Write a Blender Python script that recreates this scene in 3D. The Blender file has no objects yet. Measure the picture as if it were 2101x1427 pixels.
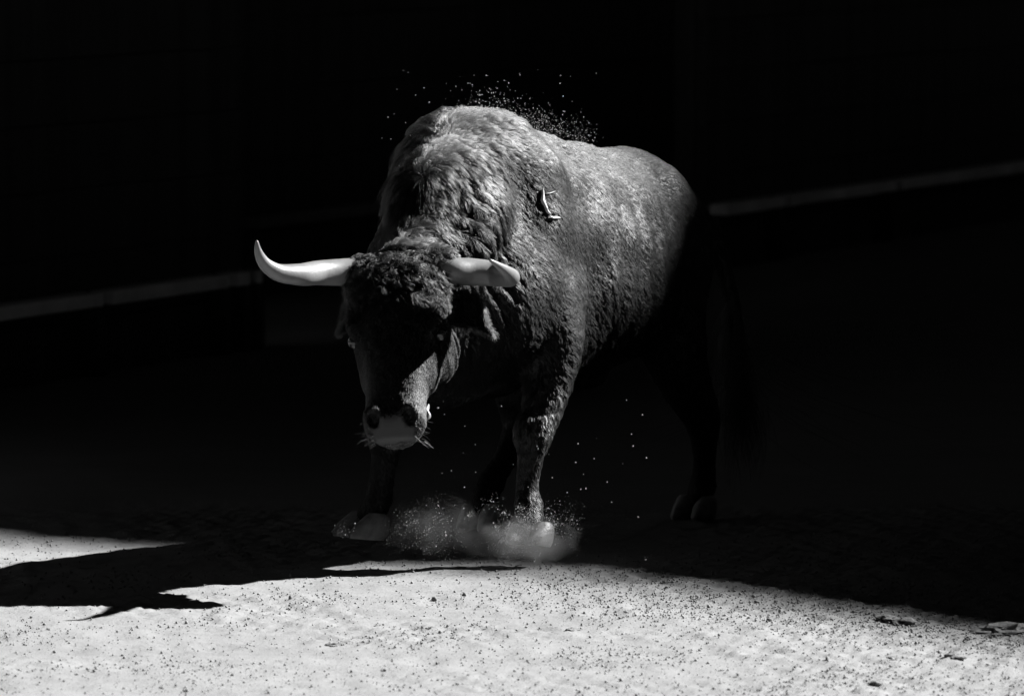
import bpy, bmesh, math, random
import numpy as np
from mathutils import Vector, kdtree
import openvdb

random.seed(7); RNG = np.random.default_rng(7)
S = bpy.context.scene
COL = S.collection

# ------------------------------------------------------------------ camera
FPX, CX, YH, CAMH = 12600.0, 1050.5, -250.0, 2.2      # focal length in photo pixels, centre column, horizon row, camera height
cam_d = bpy.data.cameras.new('camera'); cam = bpy.data.objects.new('camera', cam_d); COL.objects.link(cam)
cam_d.sensor_width = 36.0; cam_d.lens = 36.0 * FPX / 2101.0
cam.location = (0, 0, CAMH)
cam.rotation_euler = (math.radians(90) - math.atan((713.5 - YH) / FPX), 0, 0)
cam_d.clip_start = 0.5; cam_d.clip_end = 1500
cam_d.dof.use_dof = True; cam_d.dof.focus_distance = 19.2; cam_d.dof.aperture_fstop = 5.0
S.camera = cam

# ------------------------------------------------------------------ light
KX, KY = 1.22, 0.59                                   # horizontal run towards the sun per metre of height
SUN = Vector((KX, KY, 1.0)).normalized()
ELEV = math.asin(SUN.z)
world = bpy.data.worlds.new('World'); S.world = world; world.use_nodes = True
wn = world.node_tree.nodes; wl = world.node_tree.links
wn.clear()
sky = wn.new('ShaderNodeTexSky'); sky.sky_type = 'NISHITA'; sky.sun_disc = False
sky.sun_elevation = ELEV; sky.sun_rotation = math.atan2(KX, KY)
bw = wn.new('ShaderNodeRGBToBW'); bg = wn.new('ShaderNodeBackground'); wo = wn.new('ShaderNodeOutputWorld')
bg.inputs['Strength'].default_value = 0.00017
wl.new(sky.outputs[0], bw.inputs[0]); wl.new(bw.outputs[0], bg.inputs['Color']); wl.new(bg.outputs[0], wo.inputs['Surface'])
sun_d = bpy.data.lights.new('sun', 'SUN'); sun_d.energy = 5.0; sun_d.angle = math.radians(0.53); sun_d.color = (1, 1, 1)
sun = bpy.data.objects.new('sun', sun_d); COL.objects.link(sun)
sun.rotation_euler = (-SUN).to_track_quat('-Z', 'Y').to_euler(); sun.location = (20, 10, 30)
vs = S.view_settings; vs.view_transform = 'Standard'; vs.look = 'None'; vs.gamma = 1.0; vs.use_curve_mapping = False
vs.exposure = 2.0
S.render.engine = 'CYCLES'
S.cycles.max_bounces = 6; S.cycles.diffuse_bounces = 2; S.cycles.glossy_bounces = 3; S.cycles.transmission_bounces = 4
S.cycles.volume_bounces = 0; S.cycles.sample_clamp_indirect = 3.0
S.cycles.use_denoising = True; S.cycles.denoiser = 'OPENIMAGEDENOISE'; S.cycles.denoising_input_passes = 'RGB_ALBEDO_NORMAL'; S.cycles.denoising_prefilter = 'ACCURATE'
S.cycles_curves.shape = 'RIBBONS'

# ------------------------------------------------------------------ helpers
def at(u, v, D):
    """photo pixel and distance -> world point"""
    return np.array([(u - CX) * D / FPX, D, CAMH - (v - YH) * D / FPX])
def ground_at(u, v):
    return at(u, v, FPX * CAMH / (v - YH))
def tag(o, label=None, cat=None, group=None, kind=None):
    for k, val in (('label', label), ('category', cat), ('group', group), ('kind', kind)):
        if val: o[k] = val
    return o
def link(name, data, parent=None):
    o = bpy.data.objects.new(name, data); COL.objects.link(o)
    if parent is not None: o.parent = parent
    return o
def mesh_np(name, verts, faces, mat=None, parent=None, smooth=False):
    """faces: (n,3) or (n,4) int array"""
    verts = np.asarray(verts, np.float32); faces = np.asarray(faces, np.int32)
    me = bpy.data.meshes.new(name); k = faces.shape[1]
    me.vertices.add(len(verts)); me.vertices.foreach_set('co', verts.ravel())
    me.loops.add(faces.size); me.loops.foreach_set('vertex_index', faces.ravel())
    me.polygons.add(len(faces)); me.polygons.foreach_set('loop_start', np.arange(0, faces.size, k, dtype=np.int32))
    me.update(calc_edges=True); me.validate()
    if smooth: me.polygons.foreach_set('use_smooth', np.ones(len(me.polygons), bool))
    if mat: me.materials.append(mat)
    return link(name, me, parent)
def mesh_bm(name, bm, mat=None, parent=None, smooth=False):
    bmesh.ops.recalc_face_normals(bm, faces=bm.faces)
    me = bpy.data.meshes.new(name); bm.to_mesh(me); bm.free()
    if smooth: me.polygons.foreach_set('use_smooth', np.ones(len(me.polygons), bool))
    if mat: me.materials.append(mat)
    return link(name, me, parent)
def box_bm(bm, c, axes, size, bevel=0.0):
    """box with centre c, orthonormal axes and full sizes"""
    vs_ = []
    for sx in (-.5, .5):
        for sy in (-.5, .5):
            for sz in (-.5, .5):
                p = np.array(c) + axes[0] * sx * size[0] + axes[1] * sy * size[1] + axes[2] * sz * size[2]
                vs_.append(bm.verts.new(p))
    fs = [(0, 1, 3, 2), (4, 6, 7, 5), (0, 4, 5, 1), (2, 3, 7, 6), (0, 2, 6, 4), (1, 5, 7, 3)]
    faces = [bm.faces.new([vs_[i] for i in f]) for f in fs]
    if bevel:
        es = list({e for f in faces for e in f.edges})
        bmesh.ops.bevel(bm, geom=es, offset=bevel, segments=1, affect='EDGES', profile=0.5)
def waves(seed, n, freq, spread=0.5):
    """smooth random field: a sum of sines (freq in cycles per metre)"""
    r = np.random.default_rng(seed)
    k = r.normal(size=(n, 3)); k /= np.linalg.norm(k, axis=1)[:, None]
    k *= (freq * 2 * math.pi * (1 + spread * (r.random(n) - .5)))[:, None]
    ph = r.random(n) * 2 * math.pi
    def f(p):
        out = np.zeros(len(p), np.float32)
        for i in range(n): out += np.sin(p @ k[i] + ph[i])
        return out * math.sqrt(2.0 / n)
    return f
def norm(v): return v / np.maximum(np.linalg.norm(v, axis=-1, keepdims=True), 1e-9)
def sstep(a, b, x):
    t = np.clip((x - a) / (b - a), 0, 1); return t * t * (3 - 2 * t)

def spline(xs, ys, x):
    """smooth interpolation through stations (monotone pieces)"""
    xs = np.asarray(xs, float); ys = np.asarray(ys, float)
    o = np.argsort(xs); xs, ys = xs[o], ys[o]
    d = np.gradient(ys, xs, axis=0); i = np.clip(np.searchsorted(xs, x) - 1, 0, len(xs) - 2)
    h = xs[i + 1] - xs[i]; t = np.clip((x - xs[i]) / h, 0, 1)
    if ys.ndim == 2: t = t[:, None]; h = h[:, None]
    return (ys[i] * (2 * t**3 - 3 * t**2 + 1) + d[i] * h * (t**3 - 2 * t**2 + t) + ys[i + 1] * (-2 * t**3 + 3 * t**2) + d[i + 1] * h * (t**3 - t**2))

# ------------------------------------------------------------------ materials
def new_mat(name):
    m = bpy.data.materials.new(name); m.use_nodes = True
    nt = m.node_tree; b = nt.nodes['Principled BSDF']
    return m, nt, b
def noise_col(nt, b, lo, hi, scale, detail=6, rough=0.6, coord='Object', stretch=None, p0=.35, p1=.65):
    tc = nt.nodes.new('ShaderNodeTexCoord'); src = tc.outputs[coord]
    if stretch:
        mp = nt.nodes.new('ShaderNodeMapping'); mp.inputs['Scale'].default_value = stretch
        nt.links.new(src, mp.inputs[0]); src = mp.outputs[0]
    n = nt.nodes.new('ShaderNodeTexNoise'); n.inputs['Scale'].default_value = scale; n.inputs['Detail'].default_value = detail
    n.inputs['Roughness'].default_value = rough
    nt.links.new(src, n.inputs['Vector'])
    cr = nt.nodes.new('ShaderNodeValToRGB')
    cr.color_ramp.elements[0].position = p0; cr.color_ramp.elements[1].position = p1
    cr.color_ramp.elements[0].color = (lo, lo, lo, 1); cr.color_ramp.elements[1].color = (hi, hi, hi, 1)
    nt.links.new(n.outputs['Fac'], cr.inputs[0]); nt.links.new(cr.outputs[0], b.inputs['Base Color'])
    return src, n, cr
def add_bump(nt, b, src, scale, dist, strength=1.0, detail=4, rough=0.6):
    n = nt.nodes.new('ShaderNodeTexNoise'); n.inputs['Scale'].default_value = scale; n.inputs['Detail'].default_value = detail
    n.inputs['Roughness'].default_value = rough
    nt.links.new(src, n.inputs['Vector'])
    bp = nt.nodes.new('ShaderNodeBump'); bp.inputs['Distance'].default_value = dist; bp.inputs['Strength'].default_value = strength
    nt.links.new(n.outputs['Fac'], bp.inputs['Height']); nt.links.new(bp.outputs[0], b.inputs['Normal'])
    return bp
def simple(name, lo, hi, scale, rough=0.8, bump=None, spec=0.3, stretch=None, coord='Object'):
    m, nt, b = new_mat(name)
    src, n, cr = noise_col(nt, b, lo, hi, scale, stretch=stretch, coord=coord)
    b.inputs['Roughness'].default_value = rough; b.inputs['Specular IOR Level'].default_value = spec
    if bump: add_bump(nt, b, src, bump[0], bump[1])
    return m
M = {}
M['sand'] = simple('sand', .165, .19, 2.2, .95, None, .1)
nt = M['sand'].node_tree
add_bump(nt, nt.nodes['Principled BSDF'], [n for n in nt.nodes if n.type == 'TEX_COORD'][0].outputs['Object'], 70, .0035, 1.0, 5, .65)
M['grain'] = simple('gravel', .15, .24, 9, .95, (120, .002), .1)
M['clod'] = simple('clod', .10, .18, 25, .95, (90, .004), .1)
M['wood'] = simple('dark_paint_wood', .02, .045, 6, .7, (40, .002), .25, (1, 1, .15))
M['white'] = simple('worn_white_paint', .65, .9, 3, .7, (60, .002), .2)
M['concrete'] = simple('concrete', .10, .18, 1.5, .9, (30, .003), .2)
M['roof'] = simple('roof_tile', .12, .22, 3, .9, (20, .005), .2)
M['horn'] = simple('horn_keratin', .125, .165, 14, .38, (90, .0006), .4, (1, 1, 1))
M['hoof'] = simple('hoof_keratin', .09, .17, 30, .5, (120, .001), .35)
M['scab'] = simple('pale_scab', .4, .6, 60, .8, (150, .002), .2)
M['eye'] = simple('eye', .006, .012, 40, .08, None, .6)
M['lip'] = simple('pale_lip', .2, .28, 60, .35, (200, .001), .5)
# hide under the coat: a vertex attribute marks the bare nose
m, nt, b = new_mat('hide')
src, n, cr = noise_col(nt, b, .004, .008, 30)
at_n = nt.nodes.new('ShaderNodeAttribute'); at_n.attribute_name = 'bare'
mx = nt.nodes.new('ShaderNodeMix'); mx.data_type = 'RGBA'
nt.links.new(at_n.outputs['Fac'], mx.inputs['Factor']); nt.links.new(cr.outputs[0], mx.inputs['A']); mx.inputs['B'].default_value = (.03, .03, .03, 1)
nt.links.new(mx.outputs['Result'], b.inputs['Base Color'])
b.inputs['Roughness'].default_value = .5; b.inputs['Specular IOR Level'].default_value = .2
add_bump(nt, b, src, 160, .0015)
M['hide'] = m
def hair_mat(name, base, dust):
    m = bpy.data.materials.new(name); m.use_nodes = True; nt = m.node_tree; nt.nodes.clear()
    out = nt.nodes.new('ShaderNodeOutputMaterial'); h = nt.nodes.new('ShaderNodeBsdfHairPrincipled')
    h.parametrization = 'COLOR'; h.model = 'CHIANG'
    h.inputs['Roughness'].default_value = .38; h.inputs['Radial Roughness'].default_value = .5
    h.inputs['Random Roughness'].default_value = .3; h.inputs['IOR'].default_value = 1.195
    a = nt.nodes.new('ShaderNodeAttribute'); a.attribute_name = 'dust'  # dust on the back, plus light and shade put into the hair colour
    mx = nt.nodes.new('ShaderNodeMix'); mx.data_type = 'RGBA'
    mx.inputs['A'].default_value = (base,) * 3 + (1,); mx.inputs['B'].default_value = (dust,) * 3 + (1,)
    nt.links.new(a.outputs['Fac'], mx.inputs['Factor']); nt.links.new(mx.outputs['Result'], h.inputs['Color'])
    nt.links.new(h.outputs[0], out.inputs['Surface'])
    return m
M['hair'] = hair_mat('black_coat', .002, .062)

# ------------------------------------------------------------------ ground
def axis_pts(lo, hi, step, far):
    mid = np.arange(lo, hi + 1e-6, step); g = step; out_l = []; out_r = []; a = lo; c = hi
    while a > -far:
        g *= 1.35; a -= g; c += g; out_l.append(a); out_r.append(c)
    return np.concatenate([out_l[::-1], mid, out_r])
gx = axis_pts(-2.7, 2.7, .0125, 400); gy = axis_pts(15.6, 21.4, .02, 400)
GX, GY = np.meshgrid(gx, gy, indexing='ij')
gp = np.stack([GX.ravel(), GY.ravel(), np.zeros(GX.size)], 1).astype(np.float32)
def ground_height(p):
    win = sstep(3.2, 2.5, np.abs(p[:, 0])) * sstep(15.2, 15.8, p[:, 1]) * sstep(21.8, 21.2, p[:, 1])
    p2 = p.copy(); p2[:, 2] = 0
    h = .005 * waves(1, 8, .5)(p2) + .0022 * waves(2, 10, 2.2)(p2) + .0011 * waves(3, 14, 7)(p2)
    rough = .35 + 1.0 * sstep(-.4, .9, waves(5, 8, .8)(p2) + .8 * p[:, 0] / 1.5)
    fine = waves(4, 18, 16)(p2); h += rough * (.0018 * fine + .0022 * np.maximum(waves(6, 18, 27)(p2), 0.4) - .001)
    ridge = waves(8, 8, 5)(p2 * np.array([.35, 1.6, 1], np.float32)); h += .0013 * (1 - np.abs(ridge))
    return h * win
gz = ground_height(gp)
# hoof prints: shallow oval dents with a raised rim
prints = []
for u, v in ((905, 1240), (1240, 1265), (690, 1325), (1580, 1345), (1480, 1300), (440, 1330), (1150, 1375), (1800, 1330), (1930, 1345), (870, 1360), (1330, 1250)):
    c = ground_at(u, v); dx = (gp[:, 0] - c[0]) / .07; dy = (gp[:, 1] - c[1]) / .11
    r = np.sqrt(dx * dx + dy * dy); gz += -.005 * np.exp(-(r / .8) ** 4) + .002 * np.exp(-((r - 1.25) / .35) ** 2)
gp[:, 2] = gz
nx, ny = GX.shape
idx = np.arange(nx * ny).reshape(nx, ny)
gf = np.stack([idx[:-1, :-1], idx[1:, :-1], idx[1:, 1:], idx[:-1, 1:]], -1).reshape(-1, 4)
tag(mesh_np('ground', gp, gf, M['sand'], smooth=True), 'pale raked sand floor of the ring', kind='structure')
GZ = gz.reshape(nx, ny)
def gz_at(x, y):
    i = np.clip(np.searchsorted(gx, x), 1, nx - 1); j = np.clip(np.searchsorted(gy, y), 1, ny - 1)
    return GZ[i, j]

# ------------------------------------------------------------------ barrier boards round the ring
FA = np.array([-2.27, 26.33, 0]); FD = norm(np.array([5.5, 13.35, 0.])); FN = np.array([FD[1], -FD[0], 0]); UP = np.array([0, 0, 1.])
def fence_t(u):        # distance along the barrier where photo column u meets it
    k = (u - CX) / FPX
    return (k * FA[1] - FA[0]) / (FD[0] - k * FD[1])
AX = [FD, FN, UP]
def one_box(name, c, size, mat, parent, axes=AX, bevel=.006):
    bm = bmesh.new(); box_bm(bm, (0, 0, 0), axes, size, bevel)
    o = mesh_bm(name, bm, mat, parent); o.location = Vector(np.array(c) - (np.array(parent.location) if parent else 0)); return o
def barrier(t0, t1, joints, label, origin=FA, hgt=1.78, strip=True, strip_z=.345, rail='white', rail0=0):
    root = bpy.data.objects.new('ring_barrier', None); COL.objects.link(root); root.location = Vector(origin + FD * t0)
    tag(root, label, 'barrier')
    n = 6; ph = (hgt - .04) / n
    for i in range(n):
        z = -.04 + ph * (i + .5)
        one_box('plank', origin + FD * (t0 + t1) / 2 + UP * z, (t1 - t0, .06, ph - .003), M['wood'], root)
    m_ = max(2, int((t1 - t0) / 2.2) + 1)
    for i in range(m_):
        t = t0 + .07 + (t1 - t0 - .14) * i / (m_ - 1)
        one_box('post', origin + FD * t - FN * .10 + UP * (hgt + .06) / 2, (.14, .13, hgt + .06), M['wood'], root)
    if strip:
        js = [t0 + rail0] + joints + [t1]
        for a, c in zip(js[:-1], js[1:]):
            g = .05
            one_box('foot_rail', origin + FD * ((a + c) / 2) + FN * .09 + UP * strip_z, (c - a - 2 * g, .12, .062), M[rail], root)
        for t in js:
            one_box('bracket', origin + FD * t + FN * .075 + UP * (strip_z / 2 - .01), (.07, .09, strip_z - .03), M['wood'], root)
    return root
tL, tR = fence_t(489), fence_t(1438)
barrier(-9.0, tL, [-4.5, fence_t(160), fence_t(419), fence_t(462)], 'dark plank barrier with pale foot rail at the left edge of the ring')
barrier(tR, tR + 14, [fence_t(1568), fence_t(1798), fence_t(2101) + 1.5, fence_t(2101) + 5], 'dark plank barrier with pale foot rail running behind the bull to the right edge')
FB = FA - FN * 1.45
ga = barrier(fence_t(489) + 1.6, fence_t(489) + 12, [], 'dark inner wall of boards seen through the gap left of the bull', FB, 2.3, strip=True, strip_z=.40, rail='concrete', rail0=1.4)
# outer wall of the passage behind the boards
cw = bpy.data.objects.new('ring_wall', None); COL.objects.link(cw); cw.location = Vector(FA - FN * 2.6)
tag(cw, 'tall plain concrete wall in deep shade behind the plank barriers', 'wall')
for i in range(8):
    one_box('panel', FA - FN * 2.6 + FD * (-10 + 5 * i) + UP * 1.7, (4.98, .2, 3.4), M['concrete'], cw)

# ------------------------------------------------------------------ covered grandstand whose roof shades the far half of the ring
shade = [ground_at(u, v)[:2] for u, v in ((-60, 1114), (150, 1122), (350, 1136), (480, 1152), (600, 1163), (720, 1166), (860, 1171), (1180, 1196), (1600, 1250), (1900, 1298), (2180, 1350))]
edge = np.array(shade)
ROOF_Z = 26.0
xs = np.linspace(edge[0, 0], edge[-1, 0], 33); ed = np.stack([xs, spline(edge[:, 0], edge[:, 1], xs)], 1)
dl = np.array([-.70, .714]); dr = norm(ed[-1] - ed[-2])
ed = np.concatenate([[ed[0] + dl * 8 + np.array([-8.8, 20.2])], [ed[0] + dl * 8], ed, [ed[-1] + dr * 8], [ed[-1] + dr * 20]])
ed = ed + ROOF_Z * np.array([KX, KY])
tang = norm(np.gradient(ed, axis=0)); nrm_ = np.stack([-tang[:, 1], tang[:, 0]], 1)      # outward, away from the ring
OUT = norm(np.array([.66, .75]))
gs = bpy.data.objects.new('grandstand', None); COL.objects.link(gs); gs.location = (ed[18][0], ed[18][1], 0)
tag(gs, 'covered grandstand to the right whose roof throws the shade over the bull', 'grandstand')
def strip_solid(name, inner, outer, z0i, z1i, z0o, z1o, mat):
    n = len(inner); v = []
    for p, q in zip(inner, outer):
        v += [(*p, z0i), (*p, z1i), (*q, z0o), (*q, z1o)]
    v = np.array(v) - np.array(gs.location); f = []
    for i in range(n - 1):
        a, c = 4 * i, 4 * i + 4
        f += [(a, c, c + 1, a + 1), (a + 2, a + 3, c + 3, c + 2), (a + 1, c + 1, c + 3, a + 3), (a, a + 2, c + 2, c)]
    e = 4 * (n - 1); f += [(0, 1, 3, 2), (e, e + 2, e + 3, e + 1)]
    return mesh_np(name, v, f, mat, gs)
strip_solid('roof', ed, ed + OUT * 15, ROOF_Z - .12, ROOF_Z, ROOF_Z + 2.0, ROOF_Z + 2.2, M['roof'])
strip_solid('back_wall', ed + OUT * 14.2, ed + OUT * 14.6, 0, ROOF_Z + 1.85, 0, ROOF_Z + 1.85, M['concrete'])
for i in range(8):
    a = ed + OUT * (3.0 + 1.4 * i); c = ed + OUT * (3.0 + 1.4 * (i + 1) - .004 + (.0 if i < 7 else 0))
    strip_solid('tier', a, c, 0, 2.0 + .75 * i, 0, 2.0 + .75 * i, M['concrete'])
for i in (0, 1, 2, 10, 18, 26, 34, 35, 36):
    bm = bmesh.new(); bmesh.ops.create_cone(bm, cap_ends=True, segments=12, radius1=.22, radius2=.18, depth=ROOF_Z - .1)
    o = mesh_bm('column', bm, M['concrete'], gs, True); p = ed[i] + OUT * 2.2
    o.location = (p[0] - gs.location.x, p[1] - gs.location.y, (ROOF_Z - .1) / 2)

# ------------------------------------------------------------------ the bull
O = np.array([-.10, 19.90, 0.0]); YAW = math.radians(30)
HF = np.array([-math.sin(YAW), -math.cos(YAW), 0]); HL = np.array([math.cos(YAW), -math.sin(YAW), 0])
def loc(w):
    d = np.asarray(w, float) - O; return np.array([d @ HF, d @ HL, d[2]])
def L(u, v, D): return loc(at(u, v, D))
def dirloc(d): d = np.asarray(d, float); return np.array([d @ HF, d @ HL, d[2]])
bull = bpy.data.objects.new('bull', None); COL.objects.link(bull)
bull.location = Vector(O); bull.rotation_euler = (0, 0, math.atan2(HF[1], HF[0]))
tag(bull, 'black fighting bull charging with lowered head and pale horns, half out of the shade', 'bull')

HV = .008
LO = np.array([-1.75, -.52, -.02]); HI = np.array([1.22, .56, 1.54])
NS = tuple(np.ceil((HI - LO) / HV).astype(int))
F = np.full(NS, .5, np.float32)
ax = [LO[i] + HV * np.arange(NS[i], dtype=np.float64) for i in range(3)]
def region(lo, hi):
    s = [slice(max(0, int((lo[i] - LO[i]) / HV) - 1), min(NS[i], int((hi[i] - LO[i]) / HV) + 2)) for i in range(3)]
    X = ax[0][s[0]][:, None, None].astype(np.float32); Y = ax[1][s[1]][None, :, None].astype(np.float32); Z = ax[2][s[2]][None, None, :].astype(np.float32)
    return tuple(s), X, Y, Z
def smin(a, b, k):
    h = np.clip(.5 + .5 * (b - a) / k, 0, 1); return b + (a - b) * h - k * h * (1 - h)
def add(s, v, k=.05): F[s] = smin(F[s], v.astype(np.float32), k)
def carve(s, v, k=.03): F[s] = -smin(-F[s], v.astype(np.float32), k)
def ellipsoid(c, r, R=None, k=.06, cut=False):
    c = np.array(c, float); r = np.array(r, float); m = r.max() + k + .02
    s, X, Y, Z = region(c - m, c + m); R = np.eye(3) if R is None else np.asarray(R)
    dx, dy, dz = X - c[0], Y - c[1], Z - c[2]
    q = [(R[i, 0] * dx + R[i, 1] * dy + R[i, 2] * dz) / r[i] for i in range(3)]
    k0 = np.sqrt(q[0]**2 + q[1]**2 + q[2]**2) + 1e-6; k1 = np.sqrt((q[0] / r[0])**2 + (q[1] / r[1])**2 + (q[2] / r[2])**2) + 1e-6
    v = np.where(k0 > .5, k0 * (k0 - 1) / k1, -r.min() * (1 - k0))
    (carve if cut else add)(s, v, k)
def tube(pts, rad, k=.04, n=24, cut=False):
    """tapered limb through joints; rad = radii"""
    pts = np.array(pts, float); rad = np.array(rad, float)
    cum = np.concatenate([[0], np.cumsum(np.linalg.norm(np.diff(pts, axis=0), axis=1))])
    tt = np.linspace(0, cum[-1], n); P = spline(cum, pts, tt); Rr = np.maximum(spline(cum, rad, tt), .003)
    m = Rr.max() + .05
    s, X, Y, Z = region(P.min(0) - m, P.max(0) + m)
    best = None
    for a, c, ra, rc in zip(P[:-1], P[1:], Rr[:-1], Rr[1:]):
        e = c - a; l2 = e @ e
        t = np.clip(((X - a[0]) * e[0] + (Y - a[1]) * e[1] + (Z - a[2]) * e[2]) / l2, 0, 1)
        d = np.sqrt((X - a[0] - t * e[0])**2 + (Y - a[1] - t * e[1])**2 + (Z - a[2] - t * e[2])**2) - (ra + t * (rc - ra))
        best = d if best is None else np.minimum(best, d)
    (carve if cut else add)(s, best, k)
def loft(P, W, HU, side, k=.06, ex=2.2, pad=.06, n=30):
    """sweep of super-ellipses: P centres, W half widths along side, HU half heights"""
    P = np.array(P, float); cum = np.concatenate([[0], np.cumsum(np.linalg.norm(np.diff(P, axis=0), axis=1))])
    tt = np.linspace(0, cum[-1], n); Q = spline(cum, P, tt); w = spline(cum, W, tt); h = spline(cum, HU, tt); side = norm(np.array(side, float))
    m = max(w.max(), h.max()) + pad
    s, X, Y, Z = region(Q.min(0) - m, Q.max(0) + m); best = None
    for i in range(n - 1):
        a, c = Q[i], Q[i + 1]; e = c - a; ln = np.linalg.norm(e); e = e / ln
        sd = norm(side - e * (side @ e)); up = np.cross(e, sd)
        dx, dy, dz = X - a[0], Y - a[1], Z - a[2]
        tr = (dx * e[0] + dy * e[1] + dz * e[2]) / ln; t = np.clip(tr, 0, 1); ov = (tr - t) * ln
        ww = w[i] + t * (w[i + 1] - w[i]); hh = h[i] + t * (h[i + 1] - h[i])
        A = np.abs(dx * sd[0] + dy * sd[1] + dz * sd[2]) / ww; B = np.abs(dx * up[0] + dy * up[1] + dz * up[2]) / hh
        mn = np.minimum(ww, hh)
        d = ((A**ex + B**ex)**(1 / ex) - 1) * mn
        d = np.where(ov == 0, d, np.sqrt(np.maximum(d, 0)**2 + ov**2) + np.minimum(d, 0) * 0)
        best = d if best is None else np.minimum(best, d)
    add(s, best, k)

# trunk: stations from chest (front) to rump
fs = [.52, .42, .28, .15, 0, -.2, -.4, -.62, -.85, -1.03, -1.13, -1.22, -1.30]
tp = [.98, 1.10, 1.26, 1.375, 1.422, 1.395, 1.35, 1.315, 1.295, 1.28, 1.245, 1.15, .98]
bt = [.74, .64, .56, .535, .53, .53, .54, .56, .60, .66, .71, .77, .84]
wd = [.10, .19, .25, .275, .285, .30, .32, .325, .285, .225, .19, .13, .05]
zc = [.86, .86, .87, .89, .90, .88, .86, .86, .90, .97, .99, .98, .92]
s, X, Y, Z = region((-1.40, -.45, .45), (.62, .45, 1.53))
fx = np.clip(ax[0][s[0]], -1.30, .52); st = [spline(fs, q, fx)[:, None, None].astype(np.float32) for q in (tp, bt, wd, zc)]
T, Bt, W, ZC = st
ov = X - np.clip(X, -1.30, .52)
hh = np.where(Z > ZC, T - ZC, ZC - Bt)
ex = np.where(Z > ZC, 1.95, 2.3)
A = np.abs(Y) / W; Bz = np.abs(Z - ZC) / hh
d = ((A**ex + Bz**ex)**(1 / ex) - 1) * np.minimum(W, hh)
d = np.where(ov == 0, d, np.sqrt(np.maximum(d, 0)**2 + ov**2)); add(s, d, .02)
# hump of muscle on the neck (broad on top)
ellipsoid((.05, .01, 1.225), (.30, .185, .185), k=.10)
ellipsoid((.10, -.015, 1.29), (.15, .15, .11), k=.08)
ellipsoid((.29, .075, 1.135), (.25, .14, .215), k=.06)      # front of the hump, dropping steeply to the neck
# shoulders
def rot_y(a): c, s_ = math.cos(a), math.sin(a); return [[c, 0, s_], [0, 1, 0], [-s_, 0, c]]
for sg in (1, -1):
    ellipsoid((.02, sg * .205, 1.00), (.15, .10, .33), rot_y(.18), .07)        # shoulder blade
    ellipsoid((.16, sg * .215, .86), (.17, .11, .20), rot_y(-.3), .07)         # point of shoulder
    ellipsoid((-.05, sg * .235, .78), (.13, .085, .18), rot_y(.5), .05)        # triceps
    ellipsoid((-.98, sg * .145, .98), (.17, .10, .24), rot_y(-.2), .08)        # thigh
    ellipsoid((-1.10, sg * .125, .88), (.15, .09, .24), rot_y(.35), .08)
# groove behind the shoulder on each side
for sg in (1, -1):
    ellipsoid((-.235, sg * .36, .98), (.05, .045, .30), rot_y(.12), .07, cut=True)
# poll and neck
PO = at(815, 522, 19.12); MZ = at(804, 874, 18.76)
po, mz = loc(PO), loc(MZ)
nk = [(.02, 0, .98), (.30, .055, .95), (.50, .10, .905), (.68, .14, .88), (po[0] - .03, po[1] - .01, po[2] - .10)]
loft(nk, [.235, .18, .155, .135, .115], [.40, .30, .215, .165, .12], (0, 1, 0), k=.07, ex=2.1)
loft([(.16, .0, 1.30), (.34, .05, 1.20), (.52, .095, 1.075), (.70, .145, 1.005), (po[0] - .02, po[1], po[2] - .02)], [.10, .06, .05, .055, .085], [.085, .07, .06, .06, .05], (0, 1, 0), k=.05, ex=2)
loft([(.46, .03, .62), (.56, .07, .64), (.68, .12, .70)], [.05, .04, .035], [.10, .10, .08], (0, 1, 0), k=.06)   # dewlap
ellipsoid((.34, .0, .66), (.19, .15, .14), None, .08)      # brisket
tube([(.42, .17, 1.335), (.52, .19, 1.25), (.62, .21, 1.15)], [.035, .05, .035], .05, cut=True)
tube([L(1012, 330, 19.86), L(992, 420, 19.63), L(965, 500, 19.44)], [.07, .085, .065], .05)     # bunched muscle beside the crest     # channel between crest and shoulder
# head
tH = norm(MZ - PO); nH = np.array([-math.sin(math.radians(10)), -math.cos(math.radians(10)), 0]); nH = norm(nH - tH * (nH @ tH)); sH = np.cross(nH, tH)
if sH[0] < 0: sH = -sH
t_, n_, s_ = dirloc(tH), dirloc(nH), dirloc(sH); HS = 1.015      # head length scale
def hp(u, y, v): return po + t_ * (u * HS) + s_ * y + n_ * v
u_s = [-.045, 0, .06, .13, .20, .27, .34, .42, .50, .555, .60, .635]
w_s = [.085, .130, .148, .150, .150, .146, .124, .104, .093, .096, .093, .062]
vf_s = [-.06, .01, .04, .055, .055, .045, .036, .03, .026, .026, .018, -.02]
vb_s = [-.14, -.18, -.21, -.24, -.27, -.29, -.28, -.215, -.165, -.15, -.14, -.10]
cs = np.array([hp(u, y, v) for u in (-.05, .65) for y in (-.16, .16) for v in (-.3, .07)])
s, X, Y, Z = region(cs.min(0) - .03, cs.max(0) + .03)
dx, dy, dz = X - po[0], Y - po[1], Z - po[2]
U = (t_[0] * dx + t_[1] * dy + t_[2] * dz) / HS; SY = s_[0] * dx + s_[1] * dy + s_[2] * dz; V = n_[0] * dx + n_[1] * dy + n_[2] * dz
Uc = np.clip(U, -.045, .635); q = Uc.ravel()
w_, f_, b_ = (spline(u_s, y_, q).reshape(U.shape) for y_ in (w_s, vf_s, vb_s))
vc = b_ + (f_ - b_) * .60; hv = np.where(V > vc, f_ - vc, vc - b_)
wv = w_ * np.where(V < vc, 1 - .38 * np.clip((vc - V) / (vc - b_), 0, 1), 1)
exv = np.where(V > vc, 2.6, 2.2)
d = ((np.abs(SY / wv)**exv + np.abs((V - vc) / hv)**exv)**(1 / exv) - 1) * np.minimum(w_, hv)
ovu = U - Uc; d = np.where(ovu == 0, d, np.sqrt(np.maximum(d, 0)**2 + ovu**2)); add(s, d, .03)
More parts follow.
